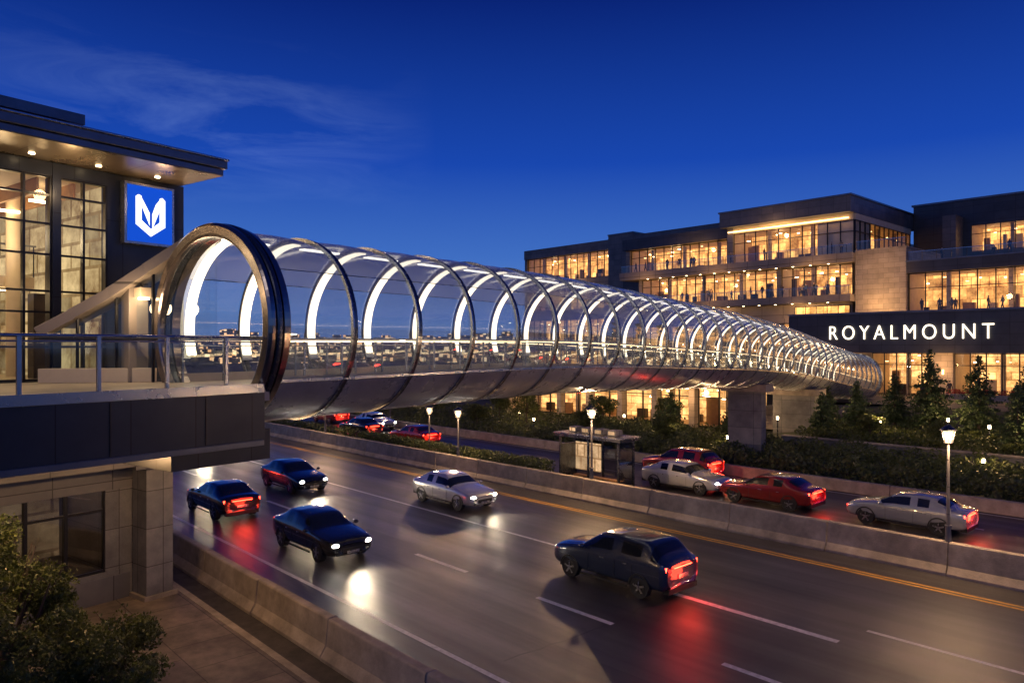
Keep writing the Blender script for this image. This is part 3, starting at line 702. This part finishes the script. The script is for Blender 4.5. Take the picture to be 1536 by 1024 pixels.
for a,b,k,s in((-18.8,59,0,1.1),(-15.4,58,0,1.05),(-21.6,60,1,.95),(-12.0,53,1,.9),(-24.5,54,2,1.0),(-30.3,51.5,2,1.1),(-29,49,2,.9),(-35.2,50,2,1.15),(-10.5,60,0,1.2),(-26.8,60,2,1.0),(-42,48,2,1.0),(-23.2,57,2,1.1),(-13.5,62,1,1.0)):
    place(CM[k],'pine_tree',a,b,s)
def deciduous(seed,h,r):
    rn=random.Random(seed); m=MB(); m.cyl((0,0,0),(0,0,h*.5),.11,.07,'bark',8); cl=[]
    for i in range(12):
        an=rn.uniform(0,6.28); q=rn.uniform(.2,.75)*r; z=h*rn.uniform(.45,.88); c_=(math.cos(an)*q,math.sin(an)*q,z); m.cyl((0,0,h*.35),c_,.05,.012,'bark',5); cl.append((*c_,r*rn.uniform(.3,.5),.8))
    blobs(m,cl,700,.20,'leaf',seed,.3); return m.mesh('broadleaf_tree_mesh')
DM=[deciduous(21,4.2,1.7),deciduous(22,3.2,1.5)]
for a,b,k,s in((-48,46,0,.9),(-55,49,1,1.0),(-60,44,0,.8),(-68,47,1,1.1),(-80,47,0,1.1),(-44,52,1,.8),(-95,50,0,1.2),(-38,53.5,1,.8),(-110,52,0,1.4),(-20.5,52.5,1,.6),(-16,52.0,1,.55),(-33,46,1,.7),(-26,46.5,1,.6),(-40,45,1,.7),(-52,43.5,1,.7)):
    place(DM[k],'broadleaf_tree',a,b,s)
def mass(name,a0,a1,b0,b1,h,n,size,mat,seed,zb=None,box=False):
    rn=random.Random(seed); m=MB(); vs=[];fs=[]
    for i in range(n):
        a=rn.uniform(a0,a1); b=rn.uniform(b0,b1)
        if box:
            z=min(rn.uniform(.1,h),h*(1+.06*math.sin(a*2.1)))
        else:
            k=.45+.55*abs(math.sin(a*.9+math.sin(b*1.3)*1.2)*math.cos(b*1.1+.5*math.sin(a*.7))); z=h*k*(rn.random()**.45)
        leafquad(vs,fs,(a,b,z+(gh(a,b) if zb is None else zb)),size*rn.uniform(.6,1.4),rn)
    m.add(vs,fs,mat); return m.make(name,frame=ROAD)
mass('hedge',-47,-27.8,27.9,28.9,1.25,16000,.15,'hedge',31,zb=.1,box=True)
mass('hedge',-110,-49,28.0,29.2,1.2,14000,.22,'hedge',32,zb=.1,box=True)
mass('shrub_bed',-42,4,39.5,49.5,1.5,42000,.22,'hedge',33)
mass('shrub_bed',-25,4,50.6,57,.9,15000,.2,'leaf',34)
mass('shrub_bed',-110,-34,40,54,.9,26000,.26,'hedge',35)
m=MB(); vs=[];fs=[]; rn=random.Random(44)
for i in range(1500): leafquad(vs,fs,(rn.uniform(-25,-15),rn.uniform(83,84),rn.uniform(2.7,3.2)),.2,rn)
m.add(vs,fs,'flower'); m.box(-25,-15,83,84,2.2,2.75,'stone'); m.make('flower_planter',frame=ROAD)
for i,(a,b) in enumerate(((-20,53),(-27,52),(-40,50),(-50,47),(-58,52),(-34,47.5),(-14,55),(-70,50),(-17,57),(-24,58),(-45,44),(-30,53.5),(-11,52),(-12,46),(-27,45))):
    e=empty('garden_light',toworld(ROAD,a,b,gh(a,b))); m=MB(); m.cyl((0,0,0),(0,0,1.2),.05,.05,'rib',8); m.cyl((0,0,1.2),(0,0,1.42),.08,.08,'bulb',8); m.cyl((0,0,1.42),(0,0,1.47),.12,.1,'rib',8); m.make('bollard',e)
    light('glow','POINT',(0,0,1.85),150,(1,.60,.25),e,.1)

# ---------------------------------------------------------------- street lamps
def lampmesh(h):
    m=MB(); m.cyl((0,0,0),(0,0,.5),.10,.085,'greyclad',12); m.cyl((0,0,.5),(0,0,h-.62),.058,.045,'greyclad',12)
    m.cyl((0,0,.5),(0,0,.54),.11,.11,'greyclad',12); m.cyl((0,0,h-.70),(0,0,h-.64),.05,.14,'rib',12)
    for i in range(6):
        t=math.pi/3*i; c,s=math.cos(t),math.sin(t); m.cyl((.13*c,.13*s,h-.64),(.22*c,.22*s,h-.24),.012,.012,'rib',4)
    vs=[]
    for z,r in((h-.63,.09),(h-.27,.15)):
        for i in range(12):
            t=math.pi/6*i; vs.append((r*math.cos(t),r*math.sin(t),z))
    m.add(vs,[(i,(i+1)%12,12+(i+1)%12,12+i) for i in range(12)],'lantern',True)
    m.cyl((0,0,h-.24),(0,0,h-.20),.26,.26,'rib',12); m.cyl((0,0,h-.20),(0,0,h-.05),.22,.05,'rib',12); m.cyl((0,0,h-.05),(0,0,h+.06),.02,.015,'rib',6)
    return m
for a,b,z0,h,e in((-8.05,27.0,1.08,3.9,1500),(-23.6,27,1.08,3.6,1500),(-34,27,1.08,2.9,1000),(-38.5,28.2,.1,3.7,500),(-50,27,1.08,3.2,1000),(-66,27,1.08,3.2,900),(-84,27,1.08,3.2,700),(-60,39.3,0,4.6,500),(6,27,1.08,3.9,1500)):
    E=empty('street_lamp',toworld(ROAD,a,b,z0)); lampmesh(h).make('lamp_post',E)
    light('lamp_light','POINT',(0,0,h-.44),e*.6,(1,.60,.30),E,.22)
    light('lamp_light','POINT',(0,-.32,h-.44),e*.4,(1,.60,.30),E,.1)

E=empty('bus_shelter',toworld(ROAD,-25.4,29.4,.12),ROAD[1]); m=MB()
for x in(-2,0,2):
    for y in(-.6,.6): m.box(x-.05,x+.05,y-.05,y+.05,0,2.6,'rib')
m.box(-2.25,2.25,-.8,.8,2.6,2.74,'rib'); m.box(-2.3,2.3,-.85,.85,2.74,2.80,'steel')
m.box(-2,2,.57,.60,.1,.2,'rib'); m.box(-1.7,1.5,.1,.5,.42,.48,'wood')
for x in(-1.5,1.3): m.box(x-.03,x+.03,.15,.45,0,.42,'rib')
m.box(-2.06,-1.94,-.54,.54,.35,2.15,'rib'); m.box(-1.9,-.1,.51,.54,.7,2.2,'poster'); m.box(-1.6,1.6,-.03,.03,2.56,2.598,'lampsoft')
for x in(-1.4,-.5,.4,1.3): m.box(x-.25,x+.25,-.3,.3,2.82,3.1,'greyclad'); m.box(x-.2,x+.2,-.31,-.302,2.87,3.05,'poster')
m.make('frame',E,bevel=.008); g_=MB(); g_.quad([(-2,.55,.25),(2,.55,.25),(2,.55,2.5),(-2,.55,2.5)],'darkglass'); g_.quad([(2.0,-.55,.25),(2.0,.55,.25),(2.0,.55,2.5),(2.0,-.55,2.5)],'darkglass'); g_.make('glazing',E)

# ---------------------------------------------------------------- cars
PAINT={}
def paint(c):
    if c not in PAINT: PAINT[c]=surf('car_paint',c,tuple(x*.92 for x in c),rough=.25,metal=.4,bump=0,coat=1)
    return PAINT[c]
def car(a,b,heading,col,lights='h',sz=1.0,suv=False,spot=True):
    E=empty('car',toworld(ROAD,a,b,.005),ROAD[1]+(0 if heading>0 else math.pi))
    pc=paint(col); K=1.15 if suv else 1.0
    st=[(2.32,.36,.62,.66,None),(2.26,.27,.76,.80,None),(2.0,.22,.85,.89,None),(1.50,.22,.92,.92,None),(1.02,.22,.98,.92,None),(.98,.22,.985,.92,None),
        (.34,.22,.99,.92,(1.375,.66)),(.26,.22,.99,.92,(1.40,.67)),(-.40,.22,1.0,.92,(1.46,.69)),(-.50,.22,1.0,.92,(1.46,.69)),(-1.10,.22,1.01,.92,(1.43,.67)),(-1.20,.22,1.01,.92,(1.41,.665)),
        (-1.80,.24,1.03,.91,(1.13,.68)) ,(-1.86,.24,1.03,.91,None),(-2.22,.28,1.02,.87,None),(-2.32,.38,.90,.76,None)]
    if suv:
        st[10]=(-1.55,.22,1.01,.92,(1.44,.68)); st[11]=(-1.72,.22,1.01,.92,(1.41,.67)); st[12]=(-2.06,.24,1.03,.91,(1.14,.68)); st[13]=(-2.12,.24,1.03,.90,None)
    m=MB(); rings=[]; vs=[]
    for x,zb,bt,w,rf in st:
        if rf: rz,wr=rf
        else: rz,wr=bt+.035,w*.80
        hp=[(w*.82,zb),(w*.97,zb+.12),(w*1.01,(zb+bt)/2-.03),(w*1.0,bt-.16),(w*.955,bt),(wr,rz-.03),(wr*.86,rz+.012),(0,rz+.04)]
        ring=[(x,y,z*K) for y,z in hp]+[(x,-y,z*K) for y,z in hp[-2::-1]]
        rings.append(len(vs)); vs+=ring
    n=len(ring); fb=[];fg=[]
    for i in range(len(st)-1):
        for j in range(n):
            f=(rings[i]+j,rings[i]+(j+1)%n,rings[i+1]+(j+1)%n,rings[i+1]+j)
            side=j in(4,9); top=j in(5,6,7,8)
            g=(i==5 and top) or (i in(7,9) and side) or (i==11 and top) or (i==6 and side) or (i==5 and side) or (i==11 and side and suv)
            (fg if g else fb).append(f)
    fb.append(tuple(range(rings[0],rings[0]+n))); fb.append(tuple(range(rings[-1]+n-1,rings[-1]-1,-1)))
    m.add(vs,fb,pc,True); gi=m.mi('carglass')
    for f in fg: m.f.append(list(f)); m.m.append(gi); m.sm.append(True)
    o=m.make('body',E); sb=o.modifiers.new('s','SUBSURF'); sb.levels=2; sb.render_levels=2
    m=MB()
    for x in(1.42,-1.38):
        for sd in(-1,1):
            m.cyl((x,sd*.70,.335),(x,sd*.915,.335),.335,.335,'tyre',24); m.cyl((x,sd*.90,.335),(x,sd*.922,.335),.225,.21,'trim',16)
            for q in range(5):
                t=2*math.pi*q/5+.3; m.beam((x,sd*.93,.335),(x+.21*math.cos(t),sd*.925,.335+.21*math.sin(t)),.02,.055,'rim')
            for q in range(12):
                t0=math.pi*q/12;t1=math.pi*(q+1)/12;rr_=.375
                m.beam((x+rr_*math.cos(t0),sd*.915,.335+rr_*math.sin(t0)),(x+rr_*math.cos(t1),sd*.915,.335+rr_*math.sin(t1)),.04,.05,'trim')
    m.make('wheels',E)
    m=MB()
    for sd in(-1,1):
        m.sphere((2.17,sd*.62,.67*K),.16,'head' if 'h' in lights else 'rim',12,8,.5)
        m.box(2.20,2.31,sd*.42,sd*.62,.33*K,.39*K,'trim')
        m.box(-2.285,-2.14,sd*.44,sd*.80,.82*K,.93*K,'tail' if 't' in lights else 'flower')
        m.sphere((.80,sd*1.02,1.02*K),.10,pc,8,6,.7); m.beam((.80,sd*.9,.99*K),(.80,sd*1.0,1.0*K),.04,.04,'trim')
        m.beam((.95,sd*.935,.27),(-.95,sd*.935,.27),.03,.07,'trim')
        for x in(.05,-.85): m.box(x-.09,x+.09,sd*.93,sd*.945,.80*K,.825*K,'rim')
        for x in(.62,-.45,-1.12): m.box(x-.006,x+.006,sd*.925,sd*.932,.36*K,.84*K,'trim')
    m.box(2.30,2.345,-.40,.40,.40*K,.56*K,'trim'); m.box(2.33,2.355,-.24,.24,.36*K,.46*K,'rim')
    m.box(-2.345,-2.30,-.25,.25,.58*K,.69*K,'rim'); m.box(-2.33,-2.2,-.44,.44,.86*K,.885*K,'tail' if 't' in lights else 'trim'); m.box(-2.33,-2.1,-.72,.72,.27,.42,'trim')
    m.make('fittings',E,bevel=.01)
    if 'h' in lights and spot:
        light('headlight_beam','SPOT',(2.5,0,.68*K),600,(1,.78,.52),E,.15,rot=(math.radians(82),0,math.radians(-90)),spot=math.radians(85))
    if 't' in lights: light('tail_glow','POINT',(-2.6,0,.8),60,(1,.05,.02),E,.3)
    E.scale=(sz,sz,sz); return E
BK=(.02,.022,.027);WH=(.62,.62,.62);SV=(.35,.36,.38);RD=(.28,.02,.02);NV=(.03,.045,.09)
car(-14.9,18.5,-1,NV,'t',suv=True)
car(-27.8,21.8,1,WH,'h')
car(-36.6,17.9,1,BK,'h')
car(-24.8,13.2,1,BK,'h')
car(-33.5,12.9,-1,BK,'t')
car(-53,18.2,1,WH,'h'); car(-55,22.2,1,SV,'h',spot=False); car(-47,13.2,-1,RD,'t')
car(-70,22.2,1,WH,'h',spot=False); car(-74,17.8,1,BK,'h',spot=False); car(-88,22,1,SV,'h',spot=False)
car(-11.3,33.0,-1,SV,'t'); car(-17.4,32.8,-1,RD,'t'); car(-24.6,36.0,-1,RD,'t',suv=True); car(-22.2,32.9,1,WH,'h',spot=False)
car(-47,33,-1,RD,'t'); car(-55,33,-1,BK,'t'); car(-58,36.4,1,WH,'h',spot=False); car(-66,36.2,-1,RD,'t'); car(-76,33,-1,SV,'t'); car(-90,35,-1,RD,'t'); car(-104,33,1,WH,'h',spot=False)

# ---------------------------------------------------------------- people
skin=surf('skin',(.45,.28,.2),(.4,.25,.18),rough=.6,bump=0)
cloth=[surf('coat_dark',(.03,.03,.04),(.02,.02,.03),bump=0),surf('coat_blue',(.05,.08,.16),(.04,.06,.12),bump=0),surf('coat_tan',(.3,.2,.12),(.25,.17,.1),bump=0)]
def person(pose,ci):
    V={'pel':(0,0,.93),'sp':(0,0,1.15),'ch':(0,0,1.36),'nk':(0,0,1.50),'hd':(.01,0,1.60),'ht':(.01,0,1.70)}
    E=[('pel','sp'),('sp','ch'),('ch','nk'),('nk','hd'),('hd','ht')]
    Rr={'pel':.135,'sp':.12,'ch':.15,'nk':.055,'hd':.095,'ht':.085}
    for sd,sg in(('l',1),('r',-1)):
        st=pose*sg
        V['hip'+sd]=(0,.09*sg,.88);V['kn'+sd]=(.14*st+.03,.10*sg,.49);V['an'+sd]=(.22*st-.02,.10*sg,.08);V['to'+sd]=(.22*st+.14,.11*sg,.04)
        V['sh'+sd]=(0,.19*sg,1.40);V['el'+sd]=(-.10*st-.02,.24*sg,1.12);V['wr'+sd]=(-.06*st+.12,.22*sg,.90);V['ha'+sd]=(-.05*st+.17,.21*sg,.82)
        E+=[('pel','hip'+sd),('hip'+sd,'kn'+sd),('kn'+sd,'an'+sd),('an'+sd,'to'+sd),('ch','sh'+sd),('sh'+sd,'el'+sd),('el'+sd,'wr'+sd),('wr'+sd,'ha'+sd)]
        Rr.update({'hip'+sd:.10,'kn'+sd:.065,'an'+sd:.045,'to'+sd:.035,'sh'+sd:.065,'el'+sd:.045,'wr'+sd:.032,'ha'+sd:.038})
    ks=list(V); me=bpy.data.meshes.new('p'); me.from_pydata([V[k] for k in ks],[(ks.index(a),ks.index(b)) for a,b in E],[])
    o=bpy.data.objects.new('p',me); scene.collection.objects.link(o); sk=o.modifiers.new('s','SKIN')
    for i,k in enumerate(ks): me.skin_vertices[0].data[i].radius=(Rr[k],Rr[k]); me.skin_vertices[0].data[i].use_root=(k=='pel')
    sb=o.modifiers.new('b','SUBSURF'); sb.levels=1; sb.render_levels=1
    bpy.context.view_layer.update(); ev=o.evaluated_get(bpy.context.evaluated_depsgraph_get()); nm=bpy.data.meshes.new_from_object(ev); bpy.data.objects.remove(o)
    nm.name='person_mesh'; nm.materials.clear()
    for q in(cloth[ci],skin,cloth[0],M['furn']): nm.materials.append(q)
    for p_ in nm.polygons:
        z=p_.center.z; p_.use_smooth=True
        p_.material_index= 3 if z>1.66 or (z>1.56 and p_.center.x<-.03) else 1 if z>1.49 or (z<.88 and abs(p_.center.y)>.17) else 0 if z>.88 else 2
    return nm
PM=[person(0,0),person(.9,1),person(.3,2),person(-.8,0)]
def put(a,b,z):
    o=bpy.data.objects.new('person',random.choice(PM)); scene.collection.objects.link(o); o.location=toworld(ROAD,a,b,z); o.rotation_euler=(0,0,U(0,6.28)); k=U(.95,1.05); o.scale=(k,k,k)
for i in range(20): put(U(-68,-38.5),U(90.2,91.6),13.91)
for i in range(11): put(U(-72,-38.5),U(90.9,92.0),18.96)
for i in range(9): put(U(-31,-14),U(91.8,97),17.43)
for i in range(8): put(U(-68,-40),U(93,95),13.93)
for i in range(9): put(U(-31,-14),U(92.3,94.5),11.43)
for i in range(7): put(U(-33,-14),U(80,84.5),2.22)
for i in range(5): put(U(-33,-18),U(87,89),2.23)

# ---------------------------------------------------------------- world, camera
wd=bpy.data.worlds.new('World'); scene.world=wd; wd.use_nodes=True; nt=wd.node_tree; nt.nodes.clear(); L=nt.links.new
out=N(nt,'ShaderNodeOutputWorld'); bg=N(nt,'ShaderNodeBackground'); L(bg.outputs[0],out.inputs[0]); bg.inputs[1].default_value=1
sky=N(nt,'ShaderNodeTexSky'); sky.sky_type='NISHITA'; sky.sun_disc=False; sky.sun_elevation=math.radians(-4); sky.sun_rotation=math.radians(20); sky.ozone_density=6
tc=N(nt,'ShaderNodeTexCoord'); sx=N(nt,'ShaderNodeSeparateXYZ'); L(tc.outputs['Generated'],sx.inputs[0])
rp=N(nt,'ShaderNodeValToRGB'); cr=rp.color_ramp
els=[(0,(.10,.17,.38)),(.05,(.11,.23,.55)),(.12,(.050,.155,.53)),(.24,(.009,.062,.42)),(.44,(.002,.014,.16)),(1,(.0015,.008,.07))]
cr.elements[0].position=0; cr.elements[0].color=(*els[0][1],1); cr.elements[1].position=1; cr.elements[1].color=(*els[-1][1],1)
for p_,c_ in els[1:-1]:
    e=cr.elements.new(p_); e.color=(*c_,1)
L(sx.outputs[2],rp.inputs[0])
mx=N(nt,'ShaderNodeMix',data_type='RGBA',blend_type='ADD'); mx.inputs[0].default_value=.08; L(rp.outputs[0],mx.inputs[6]); L(sky.outputs[0],mx.inputs[7])
mp=N(nt,'ShaderNodeMapping'); mp.inputs['Scale'].default_value=(2.2,2.2,11); mp.inputs['Rotation'].default_value=(0,.30,0); L(tc.outputs['Generated'],mp.inputs[0])
nz=N(nt,'ShaderNodeTexNoise'); nz.inputs['Scale'].default_value=1.6; nz.inputs['Detail'].default_value=9; nz.inputs['Roughness'].default_value=.62; nz.inputs['Distortion'].default_value=.8; L(mp.outputs[0],nz.inputs['Vector'])
cm=N(nt,'ShaderNodeMapRange'); cm.inputs['From Min'].default_value=.44; cm.inputs['From Max'].default_value=.95; L(nz.outputs['Fac'],cm.inputs[0])
def gauss(src,c,w):
    a=N(nt,'ShaderNodeMath',operation='SUBTRACT'); L(src,a.inputs[0]); a.inputs[1].default_value=c
    b=N(nt,'ShaderNodeMath',operation='DIVIDE'); L(a.outputs[0],b.inputs[0]); b.inputs[1].default_value=w
    d=N(nt,'ShaderNodeMath',operation='POWER'); L(b.outputs[0],d.inputs[0]); d.inputs[1].default_value=2
    e=N(nt,'ShaderNodeMath',operation='SUBTRACT'); e.inputs[0].default_value=1; e.use_clamp=True; L(d.outputs[0],e.inputs[1]); return e.outputs[0]
g1=gauss(sx.outputs[0],-.36,.26); g2=gauss(sx.outputs[2],.27,.10)
mm=N(nt,'ShaderNodeMath',operation='MULTIPLY'); L(g1,mm.inputs[0]); L(g2,mm.inputs[1])
m3=N(nt,'ShaderNodeMath',operation='MULTIPLY'); L(mm.outputs[0],m3.inputs[0]); L(cm.outputs[0],m3.inputs[1])
m4=N(nt,'ShaderNodeMix',data_type='RGBA',blend_type='ADD'); L(m3.outputs[0],m4.inputs[0]); L(mx.outputs[2],m4.inputs[6]); m4.inputs[7].default_value=(.10,.14,.18,1)
L(m4.outputs[2],bg.inputs[0])
fill=bpy.data.lights.new('dusk_fill','SUN'); fill.energy=.14; fill.angle=math.radians(12); fill.color=(1,.9,.82)  # faint directional fill lamp, added; the sky's own sun is below the horizon
so=bpy.data.objects.new('dusk_fill',fill); scene.collection.objects.link(so); so.rotation_euler=(math.radians(60),0,math.radians(-25))
cam=bpy.data.cameras.new('camera'); co=bpy.data.objects.new('camera',cam); scene.collection.objects.link(co)
co.location=(0,0,7.5); co.rotation_euler=(math.pi/2,0,0); cam.lens=25.78; cam.sensor_width=36; cam.shift_y=.0052; cam.clip_end=5000; cam.clip_start=.1
scene.camera=co
scene.view_settings.view_transform='Standard'; scene.view_settings.look='None'; scene.view_settings.exposure=0
